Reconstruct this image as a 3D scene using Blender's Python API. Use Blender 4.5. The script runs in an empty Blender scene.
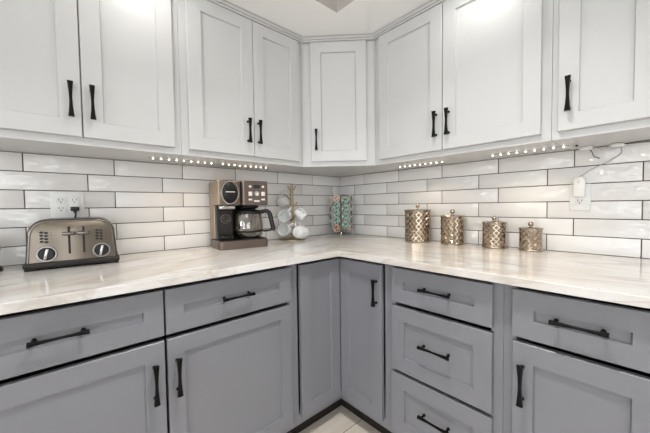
import bpy, bmesh, math, random
from mathutils import Vector, Matrix, Euler
PI = math.pi
sc = bpy.context.scene
COL = sc.collection
rng = random.Random(7)

# ------------------------------------------------------------------ camera
cam_d = bpy.data.cameras.new('camera')
cam = bpy.data.objects.new('camera', cam_d); COL.objects.link(cam)
cam_d.sensor_fit = 'HORIZONTAL'; cam_d.sensor_width = 36.0
cam_d.lens = 36.0*294.24/650.0
cam_d.clip_start = 0.02
yaw, pit, rol = 0.842184, -0.036173, -0.013363
fw = Vector((math.cos(yaw)*math.cos(pit), math.sin(yaw)*math.cos(pit), math.sin(pit)))
rt = Vector((math.sin(yaw), -math.cos(yaw), 0)); up = rt.cross(fw)
r2 = rt*math.cos(rol)+up*math.sin(rol); u2 = up*math.cos(rol)-rt*math.sin(rol)
cam.matrix_world = Matrix(((r2.x, u2.x, -fw.x, -1.7361), (r2.y, u2.y, -fw.y, -1.7552), (r2.z, u2.z, -fw.z, 1.14256), (0, 0, 0, 1)))
sc.camera = cam

# ------------------------------------------------------------------ world, daylight, exposure
w = bpy.data.worlds.new('sky'); sc.world = w; w.use_nodes = True
wn = w.node_tree.nodes
wn['Background'].inputs[0].default_value = (0.92, 0.96, 1.0, 1)
wn['Background'].inputs[1].default_value = 3.0
sc.view_settings.view_transform = 'Standard'
sc.view_settings.look = 'None'
sc.view_settings.gamma = 1.0
sc.view_settings.use_curve_mapping = False
sc.view_settings.exposure = 0.0

SOFFIT_CAN_W = 1.0
FILL_CAN_W = 3.0  # two added downlights deeper in the room, overall fill
CENTRE_CAN_W = 11.5      # downlight in the high ceiling over the kitchen floor
FILL_PANEL_W = 6.0  # ceiling panel added for soft fill
WINDOW_W = 25.0         # daylight entering through window_1
FILL_WINDOW_W = 46.0     # flat fill through two added, unseen tall windows
LED_W = 0.4              # each under-cabinet LED strip

def area(name, loc, rot, sx, sy, power, color=(1, 1, 1), parent=None, spread=PI, shape='RECTANGLE'):
    d = bpy.data.lights.new(name, 'AREA'); d.shape = shape
    d.size = sx; d.size_y = sy; d.energy = power; d.color = color; d.spread = spread
    o = bpy.data.objects.new(name, d); COL.objects.link(o)
    o.location = loc; o.rotation_euler = rot
    if parent: o.parent = parent
    return o
area('window_daylight', (-6.10, -1.2, 1.70), (0, -PI/2, 0), 0.75, 0.80, WINDOW_W, (0.97, 0.98, 1.0))
area('window_daylight', (-3.6, -6.10, 1.30), (PI/2, 0, 0), 2.9, 1.9, FILL_WINDOW_W*.78, (0.98, 0.985, 1.0))  # flat fill from the added south window
area('window_daylight', (-6.10, -3.8, 1.30), (0, -PI/2, 0), 1.9, 2.6, FILL_WINDOW_W, (0.98, 0.985, 1.0))  # flat fill from the added tall west window

# ------------------------------------------------------------------ materials
def new_mat(name):
    m = bpy.data.materials.new(name); m.use_nodes = True
    return m, m.node_tree.nodes, m.node_tree.links, m.node_tree.nodes['Principled BSDF']
def plain(name, col, rough=0.5, metal=0.0, spec=0.5, coat=0.0, nscale=0, namp=0.0, bump=0.0):
    m, n, l, b = new_mat(name)
    b.inputs['Base Color'].default_value = (*col, 1)
    b.inputs['Roughness'].default_value = rough
    b.inputs['Metallic'].default_value = metal
    b.inputs['Specular IOR Level'].default_value = spec
    b.inputs['Coat Weight'].default_value = coat
    if nscale:
        tc = n.new('ShaderNodeTexCoord'); nz = n.new('ShaderNodeTexNoise')
        nz.inputs['Scale'].default_value = nscale; nz.inputs['Detail'].default_value = 3
        l.new(tc.outputs['Object'], nz.inputs['Vector'])
        if namp:
            mx = n.new('ShaderNodeMix'); mx.data_type = 'RGBA'
            mx.inputs[6].default_value = (*[c*(1-namp) for c in col], 1)
            mx.inputs[7].default_value = (*[min(1, c*(1+namp)) for c in col], 1)
            l.new(nz.outputs['Fac'], mx.inputs[0]); l.new(mx.outputs[2], b.inputs['Base Color'])
        if bump:
            bp = n.new('ShaderNodeBump'); bp.inputs['Strength'].default_value = bump; bp.inputs['Distance'].default_value = 0.002
            l.new(nz.outputs['Fac'], bp.inputs['Height']); l.new(bp.outputs['Normal'], b.inputs['Normal'])
    return m
def emis(name, col, strength):
    m, n, l, b = new_mat(name)
    b.inputs['Base Color'].default_value = (*col, 1)
    b.inputs['Emission Color'].default_value = (*col, 1)
    b.inputs['Emission Strength'].default_value = strength
    return m
M = {}
M['white_paint'] = plain('white_cabinet_paint', (0.565, 0.567, 0.567), 0.32, nscale=6, namp=0.01)
M['grey_paint'] = plain('grey_cabinet_paint', (0.203, 0.206, 0.227), 0.36, nscale=6, namp=0.015)
M['black_metal'] = plain('black_handle_metal', (0.004, 0.004, 0.0043), 0.35, 0.0, 0.14, nscale=40, namp=0.1)
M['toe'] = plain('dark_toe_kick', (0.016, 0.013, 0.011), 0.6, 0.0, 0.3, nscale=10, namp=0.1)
M['wall'] = plain('wall_paint', (0.78, 0.77, 0.76), 0.7, nscale=30, namp=0.01)
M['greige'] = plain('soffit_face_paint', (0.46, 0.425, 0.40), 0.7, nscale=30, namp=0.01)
M['ceiling'] = plain('ceiling_paint', (0.92, 0.925, 0.92), 0.8, nscale=60, namp=0.01, bump=0.15)
M['grout'] = plain('charcoal_grout', (0.075, 0.068, 0.062), 0.9, nscale=60, namp=0.15)
M['steel'] = plain('warm_brushed_steel', (0.195, 0.168, 0.138), 0.36, 1.0, nscale=60, namp=0.05)
M['steel_trim'] = plain('dark_polished_steel', (0.17, 0.155, 0.14), 0.25, 1.0, nscale=60, namp=0.04)
M['chrome'] = plain('chrome', (0.56, 0.54, 0.51), 0.14, 1.0, nscale=20, namp=0.02)
M['steel_ring'] = plain('satin_steel_ring', (0.36, 0.35, 0.33), 0.3, 1.0, nscale=20, namp=0.02)
M['black_plastic'] = plain('black_plastic', (0.008, 0.0075, 0.0075), 0.32, 0.0, 0.3, nscale=30, namp=0.1)
M['grey_plastic'] = plain('charcoal_plastic', (0.022, 0.020, 0.019), 0.45, 0.0, 0.3, nscale=30, namp=0.1)
M['bronze'] = plain('bronze_metallic_shell', (0.165, 0.130, 0.110), 0.34, 0.75, nscale=50, namp=0.05)
M['bronze_side'] = plain('bronze_side_shell', (0.36, 0.285, 0.20), 0.40, 0.7, nscale=50, namp=0.05)  # same bronze shell; warm light on the side is put into this colour
M['button'] = plain('pale_button', (0.80, 0.74, 0.68), 0.4, nscale=30, namp=0.03)
M['screen'] = plain('dark_display', (0.02, 0.03, 0.04), 0.1, nscale=30, namp=0.1)
M['white_ceramic'] = plain('white_glazed_ceramic', (0.82, 0.83, 0.83), 0.12, nscale=20, namp=0.02)
M['white_plastic'] = plain('white_plastic', (0.80, 0.80, 0.79), 0.35, nscale=20, namp=0.01)
M['brass'] = plain('aged_brass', (0.36, 0.285, 0.175), 0.42, 0.7, nscale=30, namp=0.2)
M['gold'] = plain('champagne_gold_metal', (0.42, 0.345, 0.27), 0.13, 1.0, nscale=25, namp=0.06)
M['gold_lid'] = plain('champagne_lid_metal', (0.42, 0.355, 0.28), 0.24, 1.0, nscale=25, namp=0.06)
M['light_cable'] = plain('pale_cable', (0.42, 0.42, 0.42), 0.5, nscale=30, namp=.03)
M['slot'] = plain('dark_slot', (0.012, 0.011, 0.011), 0.6, nscale=30, namp=0.1)
M['led'] = emis('warm_led', (1.0, 0.90, 0.74), 7.0)
M['tape'] = plain('clear_white_tape', (0.45, 0.44, 0.43), 0.4, nscale=40, namp=0.03)
M['lens'] = emis('downlight_lens', (1.0, 0.96, 0.9), 2.0)

def mat_glass(name, tint, amount):
    m, n, l, b = new_mat(name)
    out = n['Material Output']; n.remove(b)
    tr = n.new('ShaderNodeBsdfTransparent'); tr.inputs[0].default_value = (*tint, 1)
    gl = n.new('ShaderNodeBsdfGlossy'); gl.inputs['Roughness'].default_value = 0.03
    lw = n.new('ShaderNodeLayerWeight'); lw.inputs[0].default_value = 0.25
    ma = n.new('ShaderNodeMath'); ma.operation = 'MULTIPLY_ADD'; ma.inputs[1].default_value = 0.6; ma.inputs[2].default_value = amount
    mx = n.new('ShaderNodeMixShader')
    l.new(lw.outputs['Facing'], ma.inputs[0]); l.new(ma.outputs[0], mx.inputs[0])
    l.new(tr.outputs[0], mx.inputs[1]); l.new(gl.outputs[0], mx.inputs[2]); l.new(mx.outputs[0], out.inputs[0])
    return m
M['pane'] = mat_glass('window_glass', (0.97, 0.98, 0.98), 0.03)
M['carafe_glass'] = mat_glass('smoky_carafe_glass', (0.84, 0.80, 0.74), 0.12)

def mat_tile():
    m, n, l, b = new_mat('glazed_white_tile')
    tc = n.new('ShaderNodeTexCoord')
    isl = n.new('ShaderNodeNewGeometry')
    rp = n.new('ShaderNodeMix'); rp.data_type = 'RGBA'
    rp.inputs[6].default_value = (0.745, 0.73, 0.72, 1); rp.inputs[7].default_value = (0.80, 0.79, 0.78, 1)
    l.new(isl.outputs['Random Per Island'], rp.inputs[0]); l.new(rp.outputs[2], b.inputs['Base Color'])
    b.inputs['Roughness'].default_value = 0.06
    n1 = n.new('ShaderNodeTexNoise'); n1.inputs['Scale'].default_value = 24; n1.inputs['Detail'].default_value = 1.5
    mp = n.new('ShaderNodeMapping'); mp.inputs['Scale'].default_value = (0.75, 0.75, 1.6)
    l.new(tc.outputs['Object'], mp.inputs[0]); l.new(mp.outputs[0], n1.inputs['Vector'])
    bp = n.new('ShaderNodeBump'); bp.inputs['Strength'].default_value = 0.9; bp.inputs['Distance'].default_value = 0.012
    l.new(n1.outputs['Fac'], bp.inputs['Height']); l.new(bp.outputs['Normal'], b.inputs['Coat Normal'])
    b.inputs['Specular IOR Level'].default_value = 0.05
    b.inputs['Coat Weight'].default_value = 1.0; b.inputs['Coat Roughness'].default_value = 0.03; b.inputs['Coat IOR'].default_value = 1.6
    return m
M['tile'] = mat_tile()

def mat_marble(name, rot):
    m, n, l, b = new_mat(name)
    tc = n.new('ShaderNodeTexCoord')
    mr = n.new('ShaderNodeMapping'); mr.inputs['Rotation'].default_value = (0, 0, rot)
    mp = n.new('ShaderNodeMapping'); mp.inputs['Scale'].default_value = (0.65, 2.3, 2.2); mp.inputs['Rotation'].default_value = (0.2, 0.2, 0)
    l.new(tc.outputs['Object'], mr.inputs[0]); l.new(mr.outputs[0], mp.inputs[0])
    def noise(scale, detail, dist, off):
        a = n.new('ShaderNodeVectorMath'); a.operation = 'ADD'; a.inputs[1].default_value = off
        l.new(mp.outputs[0], a.inputs[0])
        z = n.new('ShaderNodeTexNoise'); z.inputs['Scale'].default_value = scale; z.inputs['Detail'].default_value = detail; z.inputs['Distortion'].default_value = dist
        l.new(a.outputs[0], z.inputs['Vector']); return z
    def ramp(src, stops):
        r = n.new('ShaderNodeValToRGB'); e = r.color_ramp.elements
        while len(e) < len(stops): e.new(0.5)
        for i, (p, v) in enumerate(stops):
            e[i].position = p; e[i].color = (v, v, v, 1)
        l.new(src.outputs['Fac'], r.inputs[0]); return r
    def mix(fac, a, c):
        x = n.new('ShaderNodeMix'); x.data_type = 'RGBA'
        l.new(fac.outputs[0], x.inputs[0])
        if isinstance(a, tuple): x.inputs[6].default_value = (*a, 1)
        else: l.new(a.outputs[2], x.inputs[6])
        x.inputs[7].default_value = (*c, 1); return x
    base = (0.68, 0.665, 0.648)
    soft = ramp(noise(1.6, 4, 1.0, (3.1, 1.7, 0.4)), [(0.45, 0), (0.66, 0.75)])
    c1 = mix(soft, base, (0.565, 0.50, 0.425))
    vein = ramp(noise(1.3, 5, 1.2, (9.3, 4.2, 2.0)), [(0.465, 0), (0.50, 0.55), (0.52, 0)])
    c2 = mix(vein, c1, (0.45, 0.395, 0.34))
    grey = ramp(noise(2.3, 6, 1.0, (1.3, 7.7, 5.0)), [(0.475, 0), (0.50, 0.3), (0.515, 0)])
    c3 = mix(grey, c2, (0.40, 0.39, 0.38))
    wht = ramp(noise(1.3, 3, 1.2, (5.0, 0.3, 8.0)), [(0.55, 0), (0.70, 0.6)])
    c4 = mix(wht, c3, (0.72, 0.71, 0.695))
    l.new(c4.outputs[2], b.inputs['Base Color'])
    b.inputs['Roughness'].default_value = 0.13
    return m
M['marble_l'] = mat_marble('veined_quartz_along_left_wall', math.radians(-24))
M['marble_r'] = mat_marble('veined_quartz_along_right_wall', math.radians(76))

def mat_floor():
    m, n, l, b = new_mat('wood_look_plank_tile')
    tc = n.new('ShaderNodeTexCoord')
    mp = n.new('ShaderNodeMapping'); mp.inputs['Location'].default_value = (0.33, 0.733, 0)
    l.new(tc.outputs['Object'], mp.inputs[0])
    br = n.new('ShaderNodeTexBrick'); br.inputs['Scale'].default_value = 1.0
    br.inputs['Brick Width'].default_value = 1.2; br.inputs['Row Height'].default_value = 0.2
    br.inputs['Mortar Size'].default_value = 0.0022; br.inputs['Mortar Smooth'].default_value = 0.1
    br.inputs['Color1'].default_value = (0.70, 0.63, 0.56, 1); br.inputs['Color2'].default_value = (0.76, 0.69, 0.62, 1)
    br.inputs['Mortar'].default_value = (0.16, 0.14, 0.12, 1)
    l.new(mp.outputs[0], br.inputs['Vector'])
    nz = n.new('ShaderNodeTexNoise'); nz.inputs['Scale'].default_value = 7; nz.inputs['Detail'].default_value = 5
    m2 = n.new('ShaderNodeMapping'); m2.inputs['Scale'].default_value = (0.5, 4, 1)
    l.new(tc.outputs['Object'], m2.inputs[0]); l.new(m2.outputs[0], nz.inputs['Vector'])
    mx = n.new('ShaderNodeMix'); mx.data_type = 'RGBA'; mx.blend_type = 'MULTIPLY'; mx.inputs[0].default_value = 0.55
    rp = n.new('ShaderNodeValToRGB'); rp.color_ramp.elements[0].position = 0.3; rp.color_ramp.elements[0].color = (0.72, 0.68, 0.63, 1)
    rp.color_ramp.elements[1].position = 0.7; rp.color_ramp.elements[1].color = (1, 1, 1, 1)
    l.new(nz.outputs['Fac'], rp.inputs[0]); l.new(br.outputs['Color'], mx.inputs[6]); l.new(rp.outputs[0], mx.inputs[7])
    l.new(mx.outputs[2], b.inputs['Base Color']); b.inputs['Roughness'].default_value = 0.4
    return m
M['floor'] = mat_floor()

# ------------------------------------------------------------------ mesh helpers
class MB:
    def __init__(s, T=None):
        s.bm = bmesh.new(); s.T = T or Matrix()
    def _tf(s, vs):
        for v in vs: v.co = s.T @ v.co
    def box(s, x0, x1, y0, y1, z0, z1, bev=0.0, seg=2):
        r = bmesh.ops.create_cube(s.bm, size=1.0); vs = r['verts']
        for v in vs:
            v.co = Vector((x0+(v.co.x+.5)*(x1-x0), y0+(v.co.y+.5)*(y1-y0), z0+(v.co.z+.5)*(z1-z0)))
        if bev:
            es = list({e for v in vs for e in v.link_edges})
            r = bmesh.ops.bevel(s.bm, geom=es, offset=bev, segments=seg, affect='EDGES', profile=0.5)
            vs = list({v for f in r['faces'] for v in f.verts} | {v for v in vs if v.is_valid})
            isl = set(vs); st = list(vs)
            while st:
                v = st.pop()
                for e in v.link_edges:
                    o = e.other_vert(v)
                    if o not in isl: isl.add(o); st.append(o)
            vs = list(isl)
        s._tf(vs); return s
    def prism(s, pts, y0, y1, axis='y'):
        def P(a, b, t): return {'y': Vector((a, t, b)), 'z': Vector((a, b, t)), 'x': Vector((t, a, b))}[axis]
        A = [s.bm.verts.new(s.T @ P(a, b, y0)) for a, b in pts]; B = [s.bm.verts.new(s.T @ P(a, b, y1)) for a, b in pts]
        n = len(pts)
        s.bm.faces.new(A); s.bm.faces.new(B[::-1])
        for i in range(n): s.bm.faces.new((A[i], B[i], B[(i+1) % n], A[(i+1) % n]))
        return s
    def loft(s, rings, cap=True, closed=True):
        R = [[s.bm.verts.new(s.T @ Vector(p)) for p in r] for r in rings]
        n = len(R[0])
        for a, b in zip(R, R[1:]):
            for i in range(n if closed else n-1):
                s.bm.faces.new((a[i], a[(i+1) % n], b[(i+1) % n], b[i]))
        if cap:
            s.bm.faces.new(R[0][::-1]); s.bm.faces.new(R[-1])
        return s
    def lathe(s, prof, n=40, c=(0, 0), cap=True):
        rings = [[(c[0]+r*math.cos(2*PI*i/n), c[1]+r*math.sin(2*PI*i/n), z) for i in range(n)] for r, z in prof]
        return s.loft(rings, cap)
    def cyl(s, p, q, r, n=16, r1=None):
        return s.tube([p, q], [r, r if r1 is None else r1], n)
    def tube(s, pts, rad, n=10):
        pts = [Vector(p) for p in pts]
        if not isinstance(rad, (list, tuple)): rad = [rad]*len(pts)
        rings = []; prev = None
        for i, p in enumerate(pts):
            d = (pts[min(i+1, len(pts)-1)]-pts[max(i-1, 0)]).normalized()
            if prev is None:
                a = d.orthogonal().normalized()
            else:
                a = (prev-d*prev.dot(d)).normalized()
            prev = a; b = d.cross(a)
            rings.append([p+(a*math.cos(2*PI*k/n)+b*math.sin(2*PI*k/n))*rad[i] for k in range(n)])
        return s.loft(rings)
    def ball(s, c, r, n=16, sq=1.0):
        prof = [(max(1e-4, r*math.sin(PI*i/n)), c[2]-r*sq*math.cos(PI*i/n)) for i in range(n+1)]
        return s.lathe(prof, 2*n, (c[0], c[1]))
    def build(s, name, mat, parent=None, smooth=True, angle=35):
        bmesh.ops.remove_doubles(s.bm, verts=s.bm.verts, dist=1e-6)
        bmesh.ops.recalc_face_normals(s.bm, faces=s.bm.faces)
        me = bpy.data.meshes.new(name); s.bm.to_mesh(me); s.bm.free()
        for m in (mat if isinstance(mat, (list, tuple)) else [mat]): me.materials.append(m)
        if smooth:
            me.polygons.foreach_set('use_smooth', [True]*len(me.polygons))
            me.set_sharp_from_angle(angle=math.radians(angle))
        o = bpy.data.objects.new(name, me); COL.objects.link(o)
        if parent: o.parent = parent
        return o
def thing(name, label, cat, loc=(0, 0, 0), rz=0.0, group=None):
    o = bpy.data.objects.new(name, None); COL.objects.link(o)
    o.location = loc; o.rotation_euler = (0, 0, rz); o.empty_display_size = 0.05
    o['label'] = label; o['category'] = cat; o['kind'] = 'thing'
    if group: o['group'] = group
    return o
def tag(o, label, cat, group=None, kind='thing'):
    o['label'] = label; o['category'] = cat; o['kind'] = kind
    if group: o['group'] = group
    return o
def struct(o, label=None, cat=None):
    o['kind'] = 'structure'
    if label: o['label'] = label
    if cat: o['category'] = cat
    return o
def lab(o, label): o['label'] = label; return o
def copy_tree(o, parent=None):
    c = o.copy(); COL.objects.link(c)
    if parent: c.parent = parent
    for ch in list(o.children): copy_tree(ch, c)
    return c

# ------------------------------------------------------------------ room shell
RX, RY = -6.0, -6.0
ZC = 2.137; ZH = 2.42; SF = 0.645
struct(MB().box(RX-.1, .11, RY-.1, .11, -.08, 0).build('floor', M['floor'], smooth=False), 'light wood-look plank floor at the toe kicks', 'floor')
struct(MB().box(RX-.1, .11, .0095, .11, 0, ZH+.1).build('wall_left', M['wall'], smooth=False), 'wall behind the toaster and coffee maker', 'wall')
struct(MB().box(.0095, .11, RY-.1, .0095, 0, ZH+.1).build('wall_right', M['wall'], smooth=False), 'wall behind the canisters', 'wall')
c = MB()
c.box(RX-.1, .0095, -SF, .0095, ZC, ZH)
c.box(-SF, .0095, RY-.1, -SF, ZC, ZH)
c.box(RX-.1, -SF, RY-.1, -SF, ZH, ZH+.1)
ceil = c.build('ceiling', [M['ceiling'], M['greige']], smooth=False)
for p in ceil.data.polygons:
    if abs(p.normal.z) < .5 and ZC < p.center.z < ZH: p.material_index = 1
struct(ceil, 'white ceiling soffit above the cabinets', 'ceiling')
# wall with the window the tiles mirror, and the wall behind the camera
def window_wall(wall, T, end, wins):
    """wall in a local frame: s along it, outside at y<0; with glazed windows"""
    b = MB(T); s0 = -.0095; t = .05
    for win, w0, w1, wz0, wz1 in wins:
        b.box(s0, w0, -.1, 0, 0, ZH).box(w0, w1, -.1, 0, 0, wz0).box(w0, w1, -.1, 0, wz1, ZH); s0 = w1
    b.box(s0, end, -.1, 0, 0, ZH)
    struct(b.build(wall, M['wall'], smooth=False))
    for win, w0, w1, wz0, wz1 in wins:
        f = MB(T)
        f.box(w0, w0+t, -.08, .015, wz0, wz1, .003).box(w1-t, w1, -.08, .015, wz0, wz1, .003)
        f.box(w0+t, w1-t, -.08, .015, wz0, wz0+t, .003).box(w0+t, w1-t, -.08, .015, wz1-t, wz1, .003)
        f.box((w0+w1)/2-.02, (w0+w1)/2+.02, -.06, 0, wz0+t, wz1-t, .003)
        wn_ = f.build(win, M['white_paint']); struct(wn_)
        MB(T).box(w0+t, w1-t, -.035, -.03, wz0+t, wz1-t).build('window_pane', M['pane'], wn_, smooth=False)
window_wall('wall_west', Matrix.Translation((RX, 0, 0)) @ Matrix.Rotation(-PI/2, 4, 'Z'), 6.1, [('window_1', .68, 1.72, 1.0, 2.24), ('window_3', 2.45, 5.15, .30, 2.28)])  # the tall window is added, unseen, to bring in flat fill
window_wall('wall_south', Matrix.Translation((0, RY, 0)) @ Matrix.Scale(-1, 4, (1, 0, 0)), 6.0, [('window_2', 2.10, 5.10, .30, 2.28)])  # unseen window added for fill on the left run

# ------------------------------------------------------------------ backsplash tiles (tile face is the plane y=0 / x=0)
P_, W_, G_ = .0778, .3115, .0036
ZT = .914
def backsplash(side, odd, even, length, label):
    T = Matrix() if side == 'left' else Matrix.Rotation(-PI/2, 4, 'Z')
    mb = MB()
    r = random.Random(3 if side == 'left' else 11)
    for k in range(6):
        z0, z1 = ZT+k*P_+G_/2, ZT+(k+1)*P_-G_/2
        js = [0.0]+[(odd if k % 2 else even)+i*W_ for i in range(12)]
        for a, bb in zip(js, js[1:]):
            if a > length: break
            bb = min(bb, length)
            a0 = a+G_/2 if a > 0 else .001
            b0 = bb-G_/2
            if side == 'left': x0, x1 = -b0, -a0
            else: x0, x1 = a0, b0
            mid = Vector(((x0+x1)/2, .004, (z0+z1)/2))
            mb.T = T @ Matrix.Translation(mid) @ Euler((r.uniform(-.012, .012), 0, r.uniform(-.006, .006))).to_matrix().to_4x4() @ Matrix.Translation(-mid)
            mb.box(x0, x1, .0002, .0072, z0, z1, .0014, 2)
    o = mb.build('tile_backsplash', M['tile'])
    tag(o, label, 'backsplash', kind='structure')
    g = MB(T)
    if side == 'left': g.box(-length, -.0, .0018, .0094, ZT-.002, ZT+6*P_)
    else: g.box(.0018, length, .0018, .0094, ZT-.002, ZT+6*P_)
    g.build('grout', M['grout'], o, smooth=False)
    return o
backsplash('left', .2945, .0852, 2.05, 'white glossy subway tile backsplash behind the toaster')
backsplash('right', .2639, .1651, 1.85, 'white glossy subway tile backsplash behind the canisters')

# ------------------------------------------------------------------ countertop
CT, CD = .028, .694
LX, LY = -2.05, -1.85
def slab(mb, pts):      # pts outline; bevelled upper edge
    mb.prism(pts, ZT-CT, ZT, 'z')
s = MB(); s.prism([(LX, -.0005), (LX, -CD), (-CD, -CD), (-.0005, -.0005)], ZT-CT, ZT, 'z'); nL = len(s.bm.faces)
s.prism([(-.0005, -.0005), (-CD, -CD), (-CD, LY), (-.0005, LY)], ZT-CT, ZT, 'z')
s.bm.faces.ensure_lookup_table()
for i, fa in enumerate(s.bm.faces): fa.material_index = 0 if i < nL else 1
fr = [ed for ed in s.bm.edges if all(abs(v.co.z-ZT) < 1e-5 for v in ed.verts) and
      (all(abs(v.co.y+CD) < 1e-5 for v in ed.verts) or all(abs(v.co.x+CD) < 1e-5 for v in ed.verts))]
bmesh.ops.bevel(s.bm, geom=fr, offset=.003, segments=3, affect='EDGES')
ct = s.build('countertop', [M['marble_l'], M['marble_r']])
tag(ct, 'cream marble-look stone countertop turning the kitchen corner', 'countertop')

# ------------------------------------------------------------------ cabinetry
def shaker(parent, s0, s1, z0, z1, rs0, rs1, rz0, rz1, mat, name, yf=-.02, th=.0195, rec=.010, label=None):
    """door or drawer front: frame ring with its own recessed panel; face at local y=yf"""
    mb = MB(); yb = yf+th; b = .0016; sl = .003
    def rect(a, c, d, e_, y): return [(a, y, d), (c, y, d), (c, y, e_), (a, y, e_)]
    mb.loft([rect(s0, s1, z0, z1, yb), rect(s0, s1, z0, z1, yf+b), rect(s0+b, s1-b, z0+b, z1-b, yf),
             rect(rs0, rs1, rz0, rz1, yf), rect(rs0+sl, rs1-sl, rz0+sl, rz1-sl, yf+rec), rect(rs0+sl, rs1-sl, rz0+sl, rz1-sl, yb)], cap=False)
    bmv = mb.bm; bmv.verts.ensure_lookup_table()
    A = [bmv.verts[i] for i in range(4)]; B = [bmv.verts[i] for i in range(20, 24)]
    for i in range(4): bmv.faces.new((A[i], B[i], B[(i+1) % 4], A[(i+1) % 4]))
    o = mb.build(name, mat, parent, angle=20)
    MB().box(rs0+sl+.0001, rs1-sl-.0001, yf+rec, yb-.001, rz0+sl+.0001, rz1-sl-.0001).build('panel', mat, o, smooth=False)
    if label: o['label'] = label
    return o
def handle(parent, cs, cz, length, vertical=True, yf=-.02):
    wd = .0086 if vertical else .0060
    """flared bow-tie bar pull on two posts"""
    mb = MB(); n = 14; rings = []
    for i in range(n+1):
        u = -1+2*i/n; k = .52+.48*abs(u)**1.7
        hw, hd = wd*k, .0042*k+.0012
        t_ = u*length/2; off = .027
        sq = [(-hw, -hd), (-hw*.5, -hd*1.35), (hw*.5, -hd*1.35), (hw, -hd), (hw, hd), (-hw, hd)]
        rings.append([(cs+a, yf-off+d, cz+t_) if vertical else (cs+t_, yf-off+d, cz+a) for a, d in sq])
    mb.loft(rings)
    for sg in (-1, 1):
        t_ = sg*length*.40
        p = (cs, yf, cz+t_) if vertical else (cs+t_, yf, cz)
        q = (cs, yf-.025, cz+t_) if vertical else (cs+t_, yf-.025, cz)
        mb.cyl(p, q, .0042, 10)
        mb.cyl(p, (p[0], p[1]-.003, p[2]), .0062, 12)
    o = mb.build('handle', M['black_metal'], parent)
    return o
GP, WP = M['grey_paint'], M['white_paint']

# ---- base cabinets; local x runs along the face, local y into the wall, face frame at y=0
FF = .640       # distance of the base face frame from the tile plane
def base_body(root, s0, s1, o0, o1, depth=FF-.005, zt=ZT-CT-.001):
    """carcass with an open front from o0 to o1: sides, floor, back and a set-back top rail"""
    mb = MB()
    mb.box(s0, o0, 0, depth, .097, zt).box(o1, s1, 0, depth, .097, zt).box(o0, o1, 0, depth, .097, .146)
    mb.box(o0, o1, depth-.01, depth, .146, zt).box(o0, o1, .06, depth-.01, zt-.012, zt)
    body = mb.build('body', GP, root, smooth=False)
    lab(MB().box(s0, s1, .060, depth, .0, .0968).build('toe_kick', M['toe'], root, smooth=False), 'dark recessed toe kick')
    return body
def drw(root, s0, s1, z0, z1, st, rl, hz=None, hx=None):
    d = shaker(root, s0, s1, z0, z1, s0+st, s1-st, z0+rl, z1-rl, GP, 'drawer')
    handle(d, (s0+s1)/2 if hx is None else hx, (z0+z1)/2 if hz is None else hz, .127, False)
    return d
def door(root, s0, s1, z0, z1, st, rl, mat, hs=None, hz=None, name='door', hl=.128):
    d = shaker(root, s0, s1, z0, z1, s0+st, s1-st, z0+rl, z1-rl, mat, name)
    if hs is not None: handle(d, hs, hz, hl, True)
    return d
# left wall pair: drawers over doors
r = thing('base_cabinet', 'grey base cabinet under the toaster with two drawers over two doors', 'cabinet', (0, -FF, 0))
base_body(r, -2.03, -.9455, -1.997, -.979)
drw(r, -2.005, -1.4925, .711, .866, .058, .061, .794, -1.753)
drw(r, -1.4865, -.971, .711, .866, .058, .061, .7935, -1.2325)
door(r, -2.005, -1.493, .133, .694, .058, .060, GP, -1.526, .5635)
door(r, -1.485, -.972, .133, .694, .055, .055, GP, -1.456, .5635)
# blind corner unit: two narrow doors meeting at the inner corner
r = thing('corner_base_cabinet', 'grey corner base cabinet whose two narrow doors meet at the inside corner', 'cabinet', (0, 0, 0))
mb = MB(); zt = ZT-CT-.001
Lp = lambda a, q_: [(-a, -.006), (-a, -q_), (-q_, -q_), (-q_, -a-.011), (-.006, -a-.011), (-.006, -.006)]
mb.prism(Lp(.945, FF), .097, .146, 'z').prism(Lp(.945, FF-.06), zt-.012, zt, 'z')
mb.box(-.945, -.9255, -FF, -.006, .146, zt).box(-FF, -.006, -.956, -.936, .146, zt)
mb.box(-.9255, -.006, -.016, -.006, .146, zt-.012).box(-.016, -.006, -.936, -.016, .146, zt-.012)
mb.build('body', GP, r, smooth=False)
q = FF-.06
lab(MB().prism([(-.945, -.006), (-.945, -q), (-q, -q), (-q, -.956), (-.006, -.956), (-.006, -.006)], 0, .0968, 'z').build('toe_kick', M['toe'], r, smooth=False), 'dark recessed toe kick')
dl = shaker(r, -.916, -.6608, .133, .867, -.856, -.721, .191, .803, GP, 'door'); dl.location = (0, -FF, 0)
dr = shaker(r, .6608, .927, .133, .867, .721, .866, .191, .803, GP, 'door'); dr.location = (-FF, 0, 0); dr.rotation_euler = (0, 0, -PI/2)
handle(dr, .9015, .7395, .123, True)
# right wall drawer bank
r = thing('drawer_cabinet', 'grey three-drawer base cabinet under the two larger canisters', 'cabinet', (-FF, 0, 0), -PI/2)
base_body(r, .9565, 1.4235, .993, 1.386)
drw(r, .985, 1.394, .718, .868, .058, .058, .801, 1.1945)
drw(r, .985, 1.394, .416, .701, .060, .062, .5685, 1.193)
drw(r, .985, 1.394, .131, .401, .060, .062, .281, 1.193)
# right wall drawer over door
r = thing('base_cabinet', 'grey base cabinet at right with one drawer over one door', 'cabinet', (-FF, 0, 0), -PI/2)
base_body(r, 1.4245, 1.812, 1.461, 1.775)
drw(r, 1.453, 1.783, .714, .867, .059, .059, .795, 1.619)
door(r, 1.455, 1.783, .133, .698, .057, .062, GP, 1.484, .5705)

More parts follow.
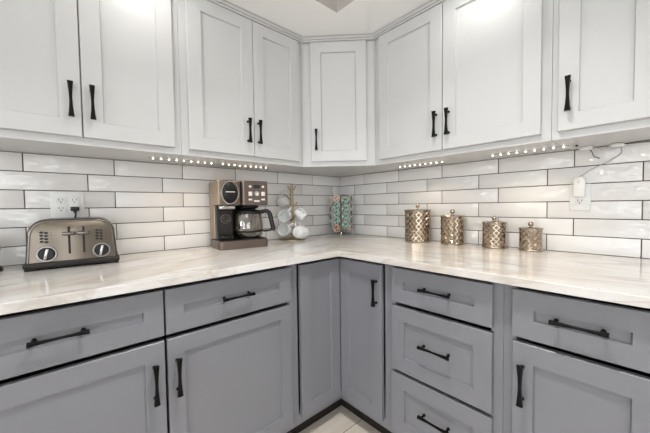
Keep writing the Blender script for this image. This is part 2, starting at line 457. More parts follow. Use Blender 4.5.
# ---- wall cabinets
UF = .325; ZB = 1.3812; ZTOP = 2.112
def upper_body(root, s0, s1, depth=UF-.0005):
    return MB().box(s0, s1, 0, depth, ZB, ZC-.001, .0008, 1).build('body', WP, root, smooth=False)
def crown(root, s0, s1, m0=0, m1=0):
    """small stepped crown; m0/m1 shift the ends with projection for mitres (x = s - m*proj)"""
    prof = [(0, 2.1115), (-.025, 2.1115), (-.026, 2.1195), (-.0205, 2.120), (-.0205, 2.1215), (-.030, 2.122), (-.037, 2.1305), (-.031, 2.1312), (-.031, 2.1328), (-.039, 2.1335), (-.039, 2.1362), (0, 2.1362)]
    mb = MB()
    mb.loft([[(s0-m0*y, y, z) for y, z in prof], [(s1-m1*y, y, z) for y, z in prof]])
    mb.build('crown_molding', WP, root, smooth=False)
UZ0, UZ1 = 1.409, 2.110
HZ, HL = 1.534, .123
tm = math.tan(math.radians(22.5))
r = thing('wall_cabinet', 'white two-door wall cabinet above the toaster', 'cabinet', (0, -UF, 0))
upper_body(r, -2.01, -1.325)
door(r, -1.985, -1.671, UZ0, UZ1, .060, .060, WP, -1.700, HZ, hl=HL)
door(r, -1.667, -1.354, UZ0, UZ1, .061, .060, WP, -1.639, HZ, hl=HL)
crown(r, -2.01, -1.325)
r = thing('wall_cabinet', 'white two-door wall cabinet above the coffee maker', 'cabinet', (0, -UF, 0))
upper_body(r, -1.324, -.6365)
door(r, -1.293, -.9685, UZ0, UZ1, .063, .060, WP, -1.0045, HZ, hl=HL)
door(r, -.9655, -.668, UZ0, UZ1, .060, .060, WP, -.9445, HZ, hl=HL)
crown(r, -1.324, -.6362, 0, -tm)
r = thing('corner_wall_cabinet', 'white diagonal corner wall cabinet with one narrow door', 'cabinet', (-.635, -UF, 0), -PI/4)
mb = MB(Matrix.Rotation(PI/4, 4, 'Z') @ Matrix.Translation((.635, UF, 0)))
mb.prism([(-.6355, -.0005), (-.6355, -UF), (-UF, -.6355), (-.0005, -.6355), (-.0005, -.0005)], ZB, ZC-.001, 'z')
mb.build('body', WP, r, smooth=False)
door(r, .056, .386, UZ0, UZ1, .061, .061, WP, .088, HZ, hl=HL)
crown(r, 0, .4384, tm, -tm)
r = thing('wall_cabinet', 'white two-door wall cabinet above the gold canisters', 'cabinet', (-UF, 0, 0), -PI/2)
upper_body(r, .6365, 1.486)
door(r, .676, 1.0575, UZ0, UZ1, .062, .060, WP, 1.030, HZ, hl=HL)
door(r, 1.0615, 1.4545, UZ0, UZ1, .060, .060, WP, 1.0925, HZ, hl=HL)
crown(r, .6362, 1.486, tm, 0)
r = thing('wall_cabinet', 'white wall cabinet at right above the plugged-in outlet', 'cabinet', (-UF, 0, 0), -PI/2)
upper_body(r, 1.487, 1.80)
door(r, 1.508, 1.764, UZ0, UZ1, .059, .060, WP, 1.540, HZ, hl=HL)
crown(r, 1.487, 1.80)

# ------------------------------------------------------------------ downlights
def downlight(x, y, z, power, label, R=.055, spread=180):
    r = thing('ceiling_downlight', label, 'light', (x, y, z), 0, 'ceiling downlights')
    MB().lathe([(R+.016, 0), (R+.016, -.003), (R+.012, -.006), (R, -.006), (R, 0)], 40, cap=False).build('trim_ring', M['white_paint'], r)
    MB().lathe([(R-.001, -.0005), (R-.001, -.003)], 40).build('lens', M['lens'], r)
    area('downlight_lamp', (0, 0, -.008), (0, 0, 0), 2*R-.01, 2*R-.01, power, (1, .97, .93), r, math.radians(spread), shape='DISK')
downlight(-1.47, -.50, ZC, SOFFIT_CAN_W, 'round downlight in the soffit above the coffee maker side')
downlight(-.50, -1.25, ZC, SOFFIT_CAN_W, 'round downlight in the soffit above the canister side')
for i, (x, y) in enumerate([(-1.5, -3.6), (-3.6, -1.5), (-1.24, -1.36)]):  # the first two are added for overall fill
    downlight(x, y, ZH, CENTRE_CAN_W if i == 2 else FILL_CAN_W, label=['round downlight in the high ceiling behind the camera', 'round downlight in the high ceiling near the window', 'round downlight in the high ceiling in front of the cabinets'][i], spread=112 if i == 2 else 180)
r = thing('ceiling_panel_light', 'large flat square ceiling light in the high ceiling', 'light', (-3.1, -3.1, ZH))  # unseen panel, added to soften the light
MB().box(-.62, .62, -.62, .62, -.05, -.0, .006).build('frame', M['white_paint'], r)
MB().box(-.58, .58, -.58, .58, -.056, -.0502, .001).build('diffuser', emis('panel_diffuser', (1, .98, .95), 0.8), r)
area('panel_lamp', (0, 0, -.06), (0, 0, 0), 1.15, 1.15, FILL_PANEL_W, (1, .98, .95), r)

# ------------------------------------------------------------------ under-cabinet LED strips
def led_strip(p, q, label):
    p, q = Vector(p), Vector(q); mid = (p+q)/2; d = q-p; L = d.length
    r = thing('led_strip', label, 'light', mid, math.atan2(d.y, d.x), 'under-cabinet light strips')
    MB().box(-L/2-.018, L/2+.018, -.0022, .0022, -.0025, .0, .0006, 1).build('tape', M['tape'], r)
    for i in range(9):
        x = -L/2+L*i/8
        MB().lathe([(.0036, -.0025), (.0034, -.0045), (.0026, -.0060), (.0010, -.0070)], 12, (x, 0)).build('led', M['led'], r)
    area('led_lamp', (0, 0, -.012), (0, 0, 0), L, .01, LED_W, (1, .81, .58), r, math.radians(118))
LZ = ZB-.0003
led_strip((-1.409, -.178, LZ), (-1.135, -.180, LZ), 'row of nine warm LEDs under the cabinet left of the coffee maker')
led_strip((-1.073, -.181, LZ), (-.809, -.184, LZ), 'row of nine warm LEDs directly above the coffee maker')
led_strip((-.160, -.697, LZ), (-.158, -.968, LZ), 'row of nine warm LEDs above the two larger canisters')
led_strip((-.158, -1.224, LZ), (-.155, -1.496, LZ), 'row of nine warm LEDs above the two smaller canisters')
# small connector boxes and their wires at the right
def link_box(loc, label, wires):
    r = thing('light_connector', label, 'connector', loc, 0, 'light strip connectors')
    MB().box(-.011, .011, -.017, .017, -.015, 0, .003).box(-.007, .007, -.024, .024, -.009, -.002, .002).build('housing', M['white_plastic'], r)
    for pts, m in wires:
        MB().tube(pts, .0016, 8).build('wire', m, r)
    return r
def bez(pts, n=8):
    out = []
    P = [Vector(p) for p in pts]; P = [P[0]*2-P[1]]+P+[P[-1]*2-P[-2]]
    for i in range(1, len(P)-2):
        for k in range(n):
            t = k/n; a, b_, c_, d = P[i-1:i+3]
            out.append(.5*((2*b_)+(c_-a)*t+(2*a-5*b_+4*c_-d)*t*t+(3*b_-a-3*c_+d)*t**3))
    out.append(P[-2]); return out
link_box((-.060, -1.555, LZ), 'white clip of the light strip under the right cabinet, nearer the outlet',
         [(bez([(-.01, .018, -.006), (-.05, .04, -.006), (-.095, .058, -.003)]), M['white_plastic']),
          (bez([(.012, -.010, -.010), (.035, -.016, -.022), (.050, -.022, -.040), (.054, -.040, -.050)]), M['grey_plastic'])])
link_box((-.040, -1.650, LZ), 'white clip of the light strip under the right cabinet, farther right',
         [(bez([(0, .022, -.006), (.006, .045, -.016), (-.012, .068, -.006)]), M['light_cable']),
          (bez([(-.01, -.02, -.006), (-.015, -.06, -.004), (-.01, -.14, -.003)]), M['grey_plastic'])])
tag(MB().lathe([(.004, 0), (.004, -.004), (.002, -.006)], 12, (-.130, -1.535)).build('screw_cap', M['grey_plastic']), 'tiny dark screw cap under the right wall cabinet', 'screw cap')
bpy.data.objects['screw_cap'].location = (0, 0, LZ)

# ------------------------------------------------------------------ outlets
def receptacle(root, x, z, name='receptacle', decor=False, dup=(1, -1), frame=True):
    mb = MB()
    if decor: mb.box(x-.0165, x+.0165, -.0082, -.005, z-.0335, z+.0335, .001)
    else:
        for sg in dup:
            pts = [(x+.0165*max(-1, min(1, 1.15*math.cos(a))), z+sg*.0195+.0145*max(-1, min(1, 1.15*math.sin(a)))) for a in [2*PI*i/32 for i in range(32)]]
            mb.prism(pts, -.0078, -.005)
    o = mb.build(name, M['white_plastic'], root)
    f = -.0083 if decor else -.0079
    for sg in dup:
        zz = z+sg*.0185
        MB().box(x-.0075, x-.0053, f-.0004, f+.002, zz, zz+.0085).build('slot', M['slot'], o, smooth=False)
        MB().box(x+.0053, x+.0075, f-.0004, f+.002, zz+.001, zz+.0080).build('slot', M['slot'], o, smooth=False)
        MB().cyl((x, f-.0004, zz-.006), (x, f+.002, zz-.006), .0026, 10).build('slot', M['slot'], o, smooth=False)
    return o
r = thing('wall_outlet', 'white double-width wall outlet with four sockets above the toaster', 'outlet', (-1.7165, 0, 1.1625))
MB().box(-.0575, .0575, -.0052, .001, -.058, .058, .0022).build('plate', M['white_plastic'], r)
receptacle(r, -.023, 0)
receptacle(r, .023, 0, decor=True, dup=(1,))
OUTL = r
r = thing('wall_outlet', 'white single wall outlet right of the smallest canister', 'outlet', (0, -1.5315, 1.1655), -PI/2)
MB().box(-.036, .036, -.0052, .001, -.059, .059, .0022).build('plate', M['white_plastic'], r)
receptacle(r, 0, 0, decor=True, dup=(1, -1))
r = thing('power_adapter', 'white plug-in power adapter in the outlet right of the canisters', 'power adapter', (0, -1.5315, 1.1655), -PI/2)
MB().box(-.020, .020, -.036, -.0095, .002, .083, .004).box(-.014, .014, -.034, -.014, .078, .088, .003).build('housing', M['white_plastic'], r)
MB().tube(bez([(.0, -.024, .086), (.004, -.022, .094), (.012, -.014, .100), (.032, -.006, .118), (.065, -.0045, .136), (.100, -.005, .155), (.128, -.006, .180), (.126, -.022, .2055)]), .0017, 8).build('cable', M['light_cable'], r)
lab(MB().box(-.0012, .0012, -.0364, -.035, .060, .072).build('indicator_light', M['tape'], r, smooth=False), 'thin grey indicator line')

# ------------------------------------------------------------------ toaster
r = thing('toaster', 'wide brushed steel four-slice toaster with two dials, under the left outlet', 'toaster', (-1.7065, -.2375, ZT), math.radians(-4.5))
def arch(hw, z0, z1, rad, n=10, taper=.008):
    pts = [(-hw, z0)]
    for i in range(n+1):
        a = PI-PI/2*i/n; pts.append((-hw+taper+rad+rad*math.cos(a), z1-rad+rad*math.sin(a)))
    for i in range(n+1):
        a = PI/2-PI/2*i/n; pts.append((hw-taper-rad+rad*math.cos(a), z1-rad+rad*math.sin(a)))
    pts.append((hw, z0)); return pts
D = .195
def ring(ins, y):
    return [(x*(1-ins/.138), y, z-(ins if z > .05 else 0)*(1 if z > .1 else .0)) for x, z in arch(.1405, .030, .193, .058)]
mb = MB()
mb.loft([ring(.0116, .0032), ring(.0105, .0022), ring(.0085, .0022), ring(.0045, .0045), ring(.0015, .010), ring(.0, .019), ring(.0, D-.012), ring(.004, D-.003), ring(.010, D)], cap=False)
mb.loft([ring(.010, D), ring(.0102, D+.0002)])
shell = mb.build('shell', M['steel_trim'], r, angle=60)
fp = MB()
fp.loft([ring(.0116, .012), ring(.0116, .0034), ring(.0124, .0026)], cap=True)
lab(fp.build('front_panel', M['steel'], r, angle=50), 'warm brushed steel front panel')
bb = MB()
bb.box(-.146, .146, -.003, D+.003, .008, .031, .007, 3)
for x in (-.125, .125):
    for y in (.02, D-.02): bb.box(x-.018, x+.018, y-.014, y+.014, 0, .010, .003)
lab(bb.build('base', M['grey_plastic'], r), 'dark plastic base with feet')
for x in (-.068, .012):
    for y in (.055, .120):
        MB().box(x, x+.056, y, y+.028, .186, .1906, .002).build('bread_slot', M['slot'], r)
for x in (-.013, .031):
    tr_ = MB().box(x-.0036, x+.0036, .0012, .004, .056, .162, .001).build('lever_track', M['slot'], r)
    mb = MB(); mb.box(x-.0055, x+.0055, -.016, .002, .132, .140, .002)
    mb.box(x-.019, x+.019, -.026, -.010, .1285, .1415, .004, 3)
    lab(mb.build('lever', M['steel_trim'], r), 'chrome push-down lever')
for x in (-.079, .086):
    mb = MB(Matrix.Translation((x, .003, .061)) @ Matrix.Rotation(PI/2, 4, 'X'))
    mb.lathe([(.0292, 0), (.0292, .004), (.0280, .0058), (.0252, .0058), (.0242, .003)], 40, cap=False)
    kn = mb.build('dial', M['steel_ring'], r)
    mb = MB(Matrix.Translation((x, .003, .061)) @ Matrix.Rotation(PI/2, 4, 'X'))
    mb.lathe([(.0241, .001), (.0236, .011), (.0215, .0140), (.001, .0140)], 36)
    kb = mb.build('dial_face', M['black_plastic'], kn)
    mb = MB(Matrix.Translation((x, .003, .061)) @ Matrix.Rotation(PI/2, 4, 'X') @ Matrix.Rotation(math.radians(-12), 4, 'Z'))
    mb.box(-.0045, .0045, -.0215, .0215, .012, .0205, .0022)
    lab(mb.build('dial_grip', M['chrome'], kn), 'silver grip across the dial')
    for k in range(4):
        zz = .107+k*.0115
        mb = MB()
        for dx in (-.0085, .0045):
            pts = [(x-.004+dx+.0058*math.cos(a), zz+.0042*math.sin(a)+(.0012 if dx < 0 else -.0012)) for a in [2*PI*i/16 for i in range(16)]]
            mb.prism(pts, .0008, .004)
        lab(mb.build('control_button', M['black_plastic'], r), 'black oval control buttons')
        MB().cyl((x+.0155, .0014, zz), (x+.0155, .004, zz), .0013, 8).build('indicator', M['grey_plastic'], r)
# toaster cord with its plug in the outlet
ci = Matrix.Rotation(math.radians(4.5), 4, 'Z') @ Matrix.Translation((1.7065, .2375, -ZT))
def T2(p): return ci @ Vector(p)
ox, oz = -1.7165+.0235, 1.1625-.017
cord = MB().tube([T2(p) for p in bez([(ox, -.030, oz-.010), (ox+.002, -.028, oz-.024), (ox-.002, -.022, oz-.044), (ox-.012, -.016, oz-.075), (ox-.03, -.014, oz-.15), (ox-.05, -.016, oz-.205), (ox-.06, -.034, oz-.216)])], .0034, 8).build('power_cord', M['black_plastic'], r)
mb = MB(ci); mb.box(ox-.0155, ox+.0155, -.034, -.0088, oz-.011, oz+.008, .004).box(ox-.006, ox+.006, -.034, -.018, oz-.020, oz-.006, .003)
mb.build('plug', M['grey_plastic'], cord)

# dark appliance standing just left of the toaster, cut by the photo's edge
r = thing('countertop_appliance', 'black-footed countertop appliance cut off by the left edge of the photo', 'appliance', (-1.972, -.112, ZT))
MB().lathe([(.060, 0), (.062, .003), (.062, .012), (.058, .017), (.030, .019)], 40).build('base', M['black_plastic'], r)
MB().lathe([(.046, .0175), (.050, .03), (.056, .075), (.054, .10), (.050, .12), (.046, .135)], 40).build('body', M['grey_plastic'], r)
lab(MB().lathe([(.0575, .078), (.0595, .082), (.0595, .090), (.0575, .094)], 40, cap=False).build('metal_band', M['chrome'], r), 'shiny metal band')

# ------------------------------------------------------------------ coffee maker
r = thing('coffee_maker', 'bronze drip coffee maker with control panel beside the mug tree', 'coffee maker', (-.986, -.2545, ZT), math.radians(-7.5))
def rrect(x0, x1, y0, y1, rad, n=6):
    pts = []
    for cx, cy, a0 in ((x1-rad, y1-rad, 0), (x0+rad, y1-rad, PI/2), (x0+rad, y0+rad, PI), (x1-rad, y0+rad, 1.5*PI)):
        for i in range(n+1):
            a = a0+PI/2*i/n; pts.append((cx+rad*math.cos(a), cy+rad*math.sin(a)))
    return pts
def rbox(x0, x1, y0, y1, z0, z1, rad, bev=.003):
    mb = MB()
    mb.loft([[(x, y, z0) for x, y in rrect(x0+bev, x1-bev, y0+bev, y1-bev, rad)], [(x, y, z0+bev) for x, y in rrect(x0, x1, y0, y1, rad)],
             [(x, y, z1-bev) for x, y in rrect(x0, x1, y0, y1, rad)], [(x, y, z1) for x, y in rrect(x0+bev, x1-bev, y0+bev, y1-bev, rad)]])
    return mb
BZ = M['bronze']
rbox(-.130, .126, 0, .212, 0, .043, .022).build('base', BZ, r)
lab(rbox(-.120, .118, .010, .20, .0432, .047, .016, .001).build('drip_deck', M['black_plastic'], r), 'black deck on the base')
mb = rbox(-.128, -.042, .118, .210, .0475, .226, .010)
lab(mb.build('water_tank_column', M['bronze_side'], r), 'tan side column')
MB().box(-.0415, .120, .178, .208, .0475, .226, .006).build('back_column', M['black_plastic'], r)
# left tower head with oval brew door
rbox(-.130, -.018, .004, .210, .226, .350, .016).build('tower_head', M['bronze_side'], r)
mb = MB().box(-.124, -.026, -.0005, .0045, .230, .346, .002); mb.build('tower_face', BZ, r)
def oval(rx, rz, cx, cz, n=48): return [(cx+rx*math.cos(2*PI*i/n), cz+rz*math.sin(2*PI*i/n)) for i in range(n)]
def oring(rx, rz, y): return [(x, y, z) for x, z in oval(rx, rz, -.074, .288)]
mb = MB(); mb.loft([oring(.0455, .061, 0), oring(.0455, .061, -.006), oring(.043, .0585, -.009), oring(.038, .0535, -.009), oring(.0365, .052, -.005), oring(.0365, .052, 0)], cap=False)
bd = lab(mb.build('brew_door', M['chrome'], r), 'chrome oval ring around the dark brew door')
MB().loft([oring(.0362, .0517, .0), oring(.0362, .0517, -.005), oring(.030, .043, -.0105), oring(.015, .020, -.0125)]).build('door_window', M['black_plastic'], bd)
MB().box(-.096, -.052, -.0137, -.011, .290, .294, .0006).build('nameplate', M['button'], bd)
lab(MB().box(-.100, -.048, .03, .10, .350, .3555, .003).build('lid_latch', M['black_plastic'], r), 'dark lid latch on top')
MB().box(-.0178, -.0122, .012, .20, .230, .346).build('seam_panel', M['black_plastic'], r, smooth=False)
# right head with the controls
rbox(-.012, .126, -.002, .210, .224, .352, .012).build('control_head', BZ, r)
def bt(x, z, w, h, name='button', m='button', rnd=None):
    if rnd: mb = MB(); mb.cyl((x, -.0015, z), (x, -.0055, z), rnd, 20)
    else: mb = MB().box(x-w/2, x+w/2, -.0052, -.0015, z-h/2, z+h/2, .0012)
    return mb.build(name, M[m], r)
lab(bt(.0625, .322, .034, .017, 'display', 'screen'), 'dark digital display')
bt(.028, .322, 0, 0, rnd=.0062); bt(.097, .322, 0, 0, rnd=.0062)
bt(.029, .284, .019, .022); bt(.097, .284, .019, .022)
lab(bt(.0625, .285, 0, 0, 'dial', 'chrome', rnd=.0135), 'chrome selector dial'); lab(bt(.0635, .283, .010, .013, 'dial_mark', 'button'), 'pale dial mark')
bpy.data.objects['dial_mark'].location = (0, -.004, 0)
bt(.028, .254, .019, .009); bt(.097, .254, .019, .009); bt(.0625, .246, .030, .009, 'nameplate')
# dark brewing bay
lab(rbox(-.122, -.042, .060, .118, .0475, .222, .006).build('brew_bay', M['black_plastic'], r), 'glossy black single-cup bay')
mb = MB(); mb.box(-.112, -.052, .0565, .0605, .075, .195, .003); bay = mb.build('bay_panel', M['grey_plastic'], r)
mb = MB(); mb.loft([[(-.082+a*math.cos(2*PI*i/32), .0555, .155+a*math.sin(2*PI*i/32)) for i in range(32)] for a in (.024, .021)], cap=False)
mb.tube([(-.082+.024*math.cos(t_), .056, .155+.024*math.sin(t_)) for t_ in [2*PI*i/24 for i in range(25)]], .0022, 6)
mb.tube([(-.082+.012*math.cos(t_), .056, .155+.012*math.sin(t_)) for t_ in [2*PI*i/24 for i in range(25)]], .0018, 6)
mb.build('bay_emblem', M['steel_trim'], bay)
MB().box(-.110, -.046, .034, .060, .0475, .070, .004).build('drip_tray', M['black_plastic'], r)
lab(MB().box(-.118, -.044, .018, .062, .205, .224, .004).build('brew_spout', M['chrome'], r), 'shiny spout rail')
MB().lathe([(.050, .224), (.052, .212), (.040, .206)], 36, (.047, .082)).build('filter_outlet', M['black_plastic'], r)
MB().lathe([(.062, .0475), (.062, .0505)], 40, (.047, .082)).build('warming_plate', M['black_plastic'], r)
CM = r; CM.scale = (1.09, 1.0, 1.06)
# carafe, a thing of its own on the warming plate
mw = Matrix.Translation(Vector((-.986, -.2545, ZT))) @ Matrix.Rotation(math.radians(-7.5), 4, 'Z') @ Matrix.Diagonal((1.09, 1.0, 1.06, 1))
pc = mw @ Vector((.044, .088, .0508))
r = thing('coffee_carafe', 'glass coffee carafe with black handle standing in the coffee maker', 'carafe', pc, math.radians(-7.5))
prof = [(.050, .0), (.060, .006), (.066, .025), (.068, .050), (.066, .080), (.062, .110), (.058, .132)]
r.scale = (1.26, 1.2, 1.07)
MB().lathe(prof+[(.056, .132), (.060, .108), (.064, .080), (.066, .050), (.064, .026), (.058, .008), (.048, .003)], 48).build('glass_bowl', M['carafe_glass'], r)
MB().lathe([(.0595, .126), (.0605, .128), (.0605, .140), (.052, .146), (.020, .1475)], 40).build('lid', M['black_plastic'], r)
hp = bez([(.056, -.018, .134), (.078, -.029, .140), (.092, -.036, .125), (.100, -.040, .080), (.106, -.042, .042), (.100, -.040, .032)])
mb = MB()
rings = []
for i, p in enumerate(hp):
    d = (hp[min(i+1, len(hp)-1)]-hp[max(i-1, 0)]).normalized(); a = Vector((.36, .93, 0)); b_ = d.cross(a).normalized()
    rings.append([p+a*.010*u+b_*.0105*v for u, v in ((-1, -.5), (-.5, -1), (.5, -1), (1, -.5), (1, .5), (.5, 1), (-.5, 1), (-1, .5))])
mb.loft(rings)
mb.tube([(.100, -.040, .034), (.080, -.030, .030), (.063, -.022, .030)], .006, 8)
lab(mb.build('handle', M['black_plastic'], r), 'black handle')
MB().lathe([(.0672, .028), (.0685, .030), (.0685, .036), (.0672, .038)], 48, cap=False).build('band', M['black_plastic'], r)

# ------------------------------------------------------------------ mug tree and mugs
vf = Vector((.586, .811, 0)); vr = Vector((.811, -.586, 0))    # away from / right of someone facing the corner
mt = Vector((-.554, -.090, ZT))
r = thing('mug_tree', 'brass mug tree with branching hooks on a round base', 'mug tree', mt)
MB().lathe([(.086, 0), (.086, .004), (.080, .006), (.079, .004), (.012, .004), (.010, .012)], 48).build('base', M['brass'], r)
mb = MB(); mb.tube([(0, 0, .004), (0, 0, .10), (0, 0, .25), (.001, 0, .33), (0, 0, .345)], [.0095, .0095, .010, .0115, .011], 14)
mb.build('pole', M['brass'], r)
def hook(ang, z, L, rise, rad=.005):
    d = vr*math.cos(ang)+vf*math.sin(ang)
    MB().tube(bez([Vector((0, 0, z)), d*L*.55+Vector((0, 0, z+rise*.2)), d*L+Vector((0, 0, z+rise*.75)), d*L*1.08+Vector((0, 0, z+rise))]), rad, 8).build('hook', M['brass'], r)
hook(math.radians(190), .335, .022, .034, .0065); hook(math.radians(-10), .335, .022, .034, .0065); hook(math.radians(90), .338, .002, .046, .0075)
for a, z in ((200, .275), (-20, .225), (215, .205), (-65, .135), (200, .130)): hook(math.radians(a), z, .034, .032)
def mug(loc, axis, up_, label, R=.040, H=.082, mat='white_ceramic', flute=0):
    """mug: axis = direction its mouth faces; up_ = where its handle points"""
    a = Vector(axis).normalized(); h = Vector(up_); h = (h-a*h.dot(a)).normalized(); k = a.cross(h)
    m3 = Matrix((h, k, a)).transposed().to_4x4()
    r_ = bpy.data.objects.new('mug', None); COL.objects.link(r_)
    r_.matrix_world = Matrix.Translation(Vector(loc)) @ m3
    tag(r_, label, 'mug', 'white mugs hanging on the mug tree')
    mb = MB(); n = 40
    pr = [(R*.62, -H/2), (R*.80, -H/2+.004), (R*.92, -H*.30), (R, 0), (R*1.0, H*.40), (R*1.0, H/2), (R*.95, H/2), (R*.93, H*.36), (R*.90, 0), (R*.80, -H*.36), (R*.3, -H*.40)]
    rings = []
    for j, (rad, z) in enumerate(pr):
        rings.append([(rad*(1+(flute*math.cos(10*2*PI*i/n) if 1 <= j <= 4 else 0))*math.cos(2*PI*i/n), rad*(1+(flute*math.cos(10*2*PI*i/n) if 1 <= j <= 4 else 0))*math.sin(2*PI*i/n), z) for i in range(n)])
    mb.loft(rings); mb.build('body', M[mat], r_, angle=60)
    MB().tube(bez([(R*.93, 0, H*.30), (R+.020, 0, H*.30), (R+.028, 0, 0), (R+.018, 0, -H*.26), (R*.88, 0, -H*.28)]), .0046, 8).build('handle', M[mat], r_)
    return r_
def mp(px, py, fwd): return mt+vr*((px-292.2)/144.6)+Vector((0, 0, (234.3-py)/144.6+.036))+vf*fwd
mug(mp(286.0, 215.4, -.052), -vf*.9-vr*.25+Vector((0, 0, -.05)), vr*.8+Vector((0, 0, 1)), 'white mug at middle left of the tree, round mouth facing the room')
mug(mp(285.8, 229.4, -.048), -vf*.85-vr*.35+Vector((0, 0, .12)), vr*.9+Vector((0, 0, .6)), 'white mug at lower left of the tree, its mouth tilted up', R=.041)
mug(mp(284.6, 201.5, .035), vf*.45-vr*.8+Vector((0, 0, -.1)), vr*.6+Vector((0, 0, 1)), 'white mug highest on the left of the tree', R=.036, H=.072)
mug(mp(300.6, 214.4, .008), vr*.75-vf*.25+Vector((0, 0, -.62)), -vr*.4+Vector((0, 0, 1))-vf*.6, 'white mug at upper right of the tree, hanging mouth down', R=.037, H=.078)
mug(mp(299.4, 231.8, -.062), vf*.65+vr*.5+Vector((0, 0, -.1)), -vr*.5+Vector((0, 0, .9)), 'white fluted mug at lower right of the tree, its bottom facing the room', R=.044, H=.080, flute=.03)

# ------------------------------------------------------------------ coffee pod carousel
pc = Vector((-.113, -.123, ZT))
r = thing('pod_carousel', 'chrome wire coffee pod carousel in the counter corner', 'pod holder', pc)
mb = MB(); mb.lathe([(.060, 0), (.062, .003), (.060, .006), (.010, .008)], 40); mb.build('base', M['chrome'], r)
mb = MB(); mb.cyl((0, 0, .006), (0, 0, .318), .006, 12); mb.build('pole', M['chrome'], r)
RAD = .087; PITCH = .0575; base_ang = math.radians(225)
cols = [(-22, 0), (22, 1), (-65, 1), (65, 0)]
for z in (.024, .312):
    MB().tube([(.047*math.cos(t_), .047*math.sin(t_), z) for t_ in [2*PI*i/36 for i in range(37)]], .0018, 6).build('wire_ring', M['chrome'], r)
for k in range(8):
    a = base_ang+k*PI/4
    MB().tube([(  .047*math.cos(a), .047*math.sin(a), .024), (.047*math.cos(a), .047*math.sin(a), .17), (.047*math.cos(a), .047*math.sin(a), .312)], .0018, 6).build('wire_rib', M['chrome'], r)
    MB().tube([(.047*math.cos(a), .047*math.sin(a), .024), (0, 0, .018)], .0018, 6).build('wire_spoke', M['chrome'], r)
    MB().tube([(.047*math.cos(a), .047*math.sin(a), .312), (0, 0, .308)], .0018, 6).build('wire_spoke', M['chrome'], r)
def lid_mat(name, c0, c1, c2):
    """printed foil lid: pale rim, coloured field, dark central figure"""
    m, n, l, b = new_mat(name)
    tc = n.new('ShaderNodeTexCoord'); nz = n.new('ShaderNodeTexNoise'); nz.inputs['Scale'].default_value = 55; nz.inputs['Detail'].default_value = 1
    l.new(tc.outputs['Object'], nz.inputs['Vector'])
    rp = n.new('ShaderNodeValToRGB'); e_ = rp.color_ramp.elements; rp.color_ramp.interpolation = 'CONSTANT'
    e_[0].position = 0; e_[0].color = (*c1, 1); e_[1].position = .44; e_[1].color = (*c0, 1)
    x = e_.new(.60); x.color = (*c2, 1)
    l.new(nz.outputs['Fac'], rp.inputs[0]); l.new(rp.outputs[0], b.inputs['Base Color'])
    b.inputs['Roughness'].default_value = .3
    return m
TEAL = lid_mat('teal_lid', (.20, .40, .31), (.03, .045, .04), (.62, .66, .58))
TEAL2 = lid_mat('dark_teal_lid', (.11, .25, .19), (.02, .03, .025), (.30, .10, .06))
ORNG = lid_mat('orange_lid', (.42, .19, .08), (.10, .05, .03), (.66, .55, .42))
PEACH = lid_mat('peach_lid', (.60, .42, .32), (.34, .17, .11), (.72, .66, .58))
CUP = plain('pod_cup', (.55, .50, .43), .35, nscale=30, namp=.05)
colname = {22: 'front right column', -22: 'front left column', 65: 'right side', -65: 'left side'}
ordn = ['topmost', 'second from top', 'middle', 'second from bottom', 'bottom']
ordn4 = ['topmost', 'second from top', 'third from top', 'bottom']
pods = {}
def make_pod(lidm):
    o = bpy.data.objects.new('coffee_pod', None); COL.objects.link(o)
    MB().lathe([(.0175, -.036), (.0185, -.035), (.0250, -.003), (.0250, 0)], 24).build('cup', CUP, o)
    MB().lathe([(.0272, -.002), (.0279, -.001), (.0272, .0008), (.0256, .0008), (.0253, .0003)], 28, cap=False).build('rim', M['white_ceramic'], o)
    MB().lathe([(.0254, .0), (.0254, .0004), (.0005, .0006)], 24).build('lid', lidm, o)
    return o
for da, odd in cols:
    a = base_ang+math.radians(da)
    dirv = Vector((math.cos(a), math.sin(a), 0))
    for k in range(4 if da in (22, -65) else 5):
        z = (.2665-k*.0615) if da in (22, -65) else (.284-k*.0565)
        if da == -22: kind = 'PEACH' if k == 0 else 'ORNG' if k == 4 else 'TEAL'
        elif da == 22: kind = 'TEAL'
        elif da == 65: kind = 'ORNG' if k == 4 else 'TEAL2'
        else: kind = 'PEACH' if k == 0 else 'TEAL2'
        cname = {'PEACH': 'peach', 'ORNG': 'orange-brown', 'TEAL': 'teal', 'TEAL2': 'dark green'}[kind]
        lm = {'PEACH': PEACH, 'ORNG': ORNG, 'TEAL': TEAL, 'TEAL2': TEAL2}[kind]
        o = copy_tree(pods[kind]) if kind in pods else make_pod(lm)
        pods.setdefault(kind, o)
        rotm = Vector((0, 0, 1)).rotation_difference(dirv).to_matrix().to_4x4()
        o.matrix_world = Matrix.Translation(pc+dirv*RAD+Vector((0, 0, z))) @ rotm
        tag(o, f'{cname}-lidded coffee pod, {ordn4[k] if da in (22, -65) else ordn[k]} in the carousel\'s {colname[da]}', 'coffee pod', 'coffee pods in the carousel')

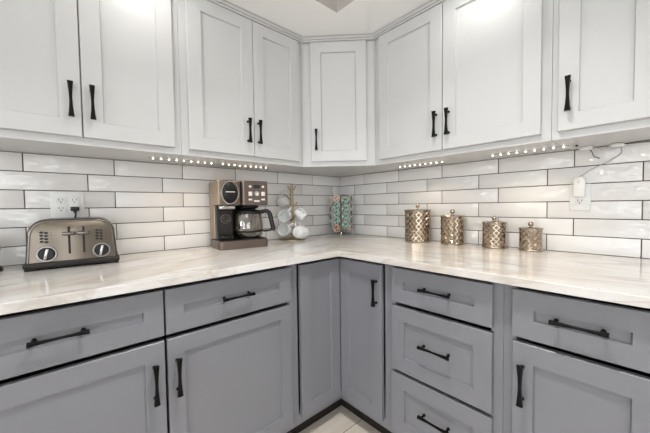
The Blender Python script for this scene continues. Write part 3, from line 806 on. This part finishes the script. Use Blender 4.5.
# ------------------------------------------------------------------ gold canisters
def canister(y, R, zr, kz0, kz1, nd, rows, label):
    r = thing('canister', label, 'canister', (-R-.014, y, ZT), 0, 'gold diamond-pattern canisters')
    H = zr-ZT
    z0, z1 = .010, H-.012
    mb = MB(); bm = mb.bm
    Rb = R*.97
    NR = rows*2+1
    grid = {}
    def V(i, j):
        key = (i % (2*nd), j)
        if key not in grid:
            a = 2*PI*(i % (2*nd))/(2*nd); z = z0+(z1-z0)*j/(NR-1)
            grid[key] = bm.verts.new((Rb*math.cos(a), Rb*math.sin(a), z))
        return grid[key]
    def C(i, j, dd):
        a = 2*PI*i/(2*nd); z = z0+(z1-z0)*j/(NR-1)
        return bm.verts.new(((Rb-dd)*math.cos(a), (Rb-dd)*math.sin(a), z))
    dep = R*.075
    for j in range(0, NR):
        for i in range(2*nd):
            if (i+j) % 2 == 0: continue
            # diamond centred on (i, j) with corners left, bottom, right, top
            l_, r_ = V(i-1, j), V(i+1, j)
            bo = V(i, j-1) if j > 0 else None; to = V(i, j+1) if j < NR-1 else None
            inner = []
            def lerp(p, cc, t_):
                q_ = p.co.lerp(cc, t_); return q_
            a = 2*PI*i/(2*nd); zc_ = z0+(z1-z0)*j/(NR-1)
            cc = Vector(((Rb-dep)*math.cos(a), (Rb-dep)*math.sin(a), zc_))
            corners = [v for v in (l_, bo, r_, to) if v is not None]
            ins = [bm.verts.new(v.co.lerp(Vector((Rb*math.cos(a), Rb*math.sin(a), zc_)), .16)) for v in corners]
            cv = bm.verts.new(cc)
            n_ = len(corners); full = n_ == 4
            for q_ in range(n_ if full else n_-1):
                b0, b1 = corners[q_], corners[(q_+1) % n_]; i0, i1 = ins[q_], ins[(q_+1) % n_]
                if not full:
                    order = [l_, bo, r_] if to is None else [r_, to, l_]
                    idx = {id(v): k_ for k_, v in enumerate(corners)}
                    b0, b1 = order[q_], order[q_+1]; i0, i1 = ins[idx[id(b0)]], ins[idx[id(b1)]]
                bm.faces.new((b0, b1, i1, i0)); bm.faces.new((i0, i1, cv))
    body = mb.build('body', M['gold'], r, smooth=False)
    MB().lathe([(R*.93, 0), (R*.985, .001), (R*.995, .004), (R*.995, .009), (R*.965, .0115)], 56).build('foot_ring', M['gold_lid'], r)
    MB().lathe([(R*.9, z1-.001), (R*.975, z1), (R*.985, z1+.006), (R*.96, z1+.008)], 56, cap=False).build('collar', M['gold_lid'], r)
    lid = MB().lathe([(R*.95, H-.006), (R*1.02, H-.005), (R*1.03, H-.001), (R*1.0, H+.001), (R*.7, H+.0035), (R*.2, H+.005), (R*.08, H+.006)], 56).build('lid', M['gold_lid'], r)
    kr = (kz1-kz0)/2
    mb = MB(); mb.cyl((0, 0, H+.003), (0, 0, kz0-ZT+.004), kr*.42, 14); mb.ball((0, 0, (kz0+kz1)/2-ZT), kr, 12)
    mb.build('knob', M['gold_lid'], lid)
canister(-.7766, .079, 1.1098, 1.1215, 1.1470, 15, 5, 'largest gold canister with ball-knob lid, nearest the corner')
canister(-.9889, .0645, 1.0774, 1.0875, 1.1140, 14, 4, 'second largest gold canister with ball-knob lid, beside the largest')
canister(-1.2028, .0555, 1.0472, 1.0555, 1.0795, 12, 4, 'second smallest gold canister with ball-knob lid, beside the smallest')
canister(-1.3611, .0480, 1.0236, 1.0305, 1.0540, 11, 3, 'smallest gold canister with ball-knob lid, nearest the right outlet')
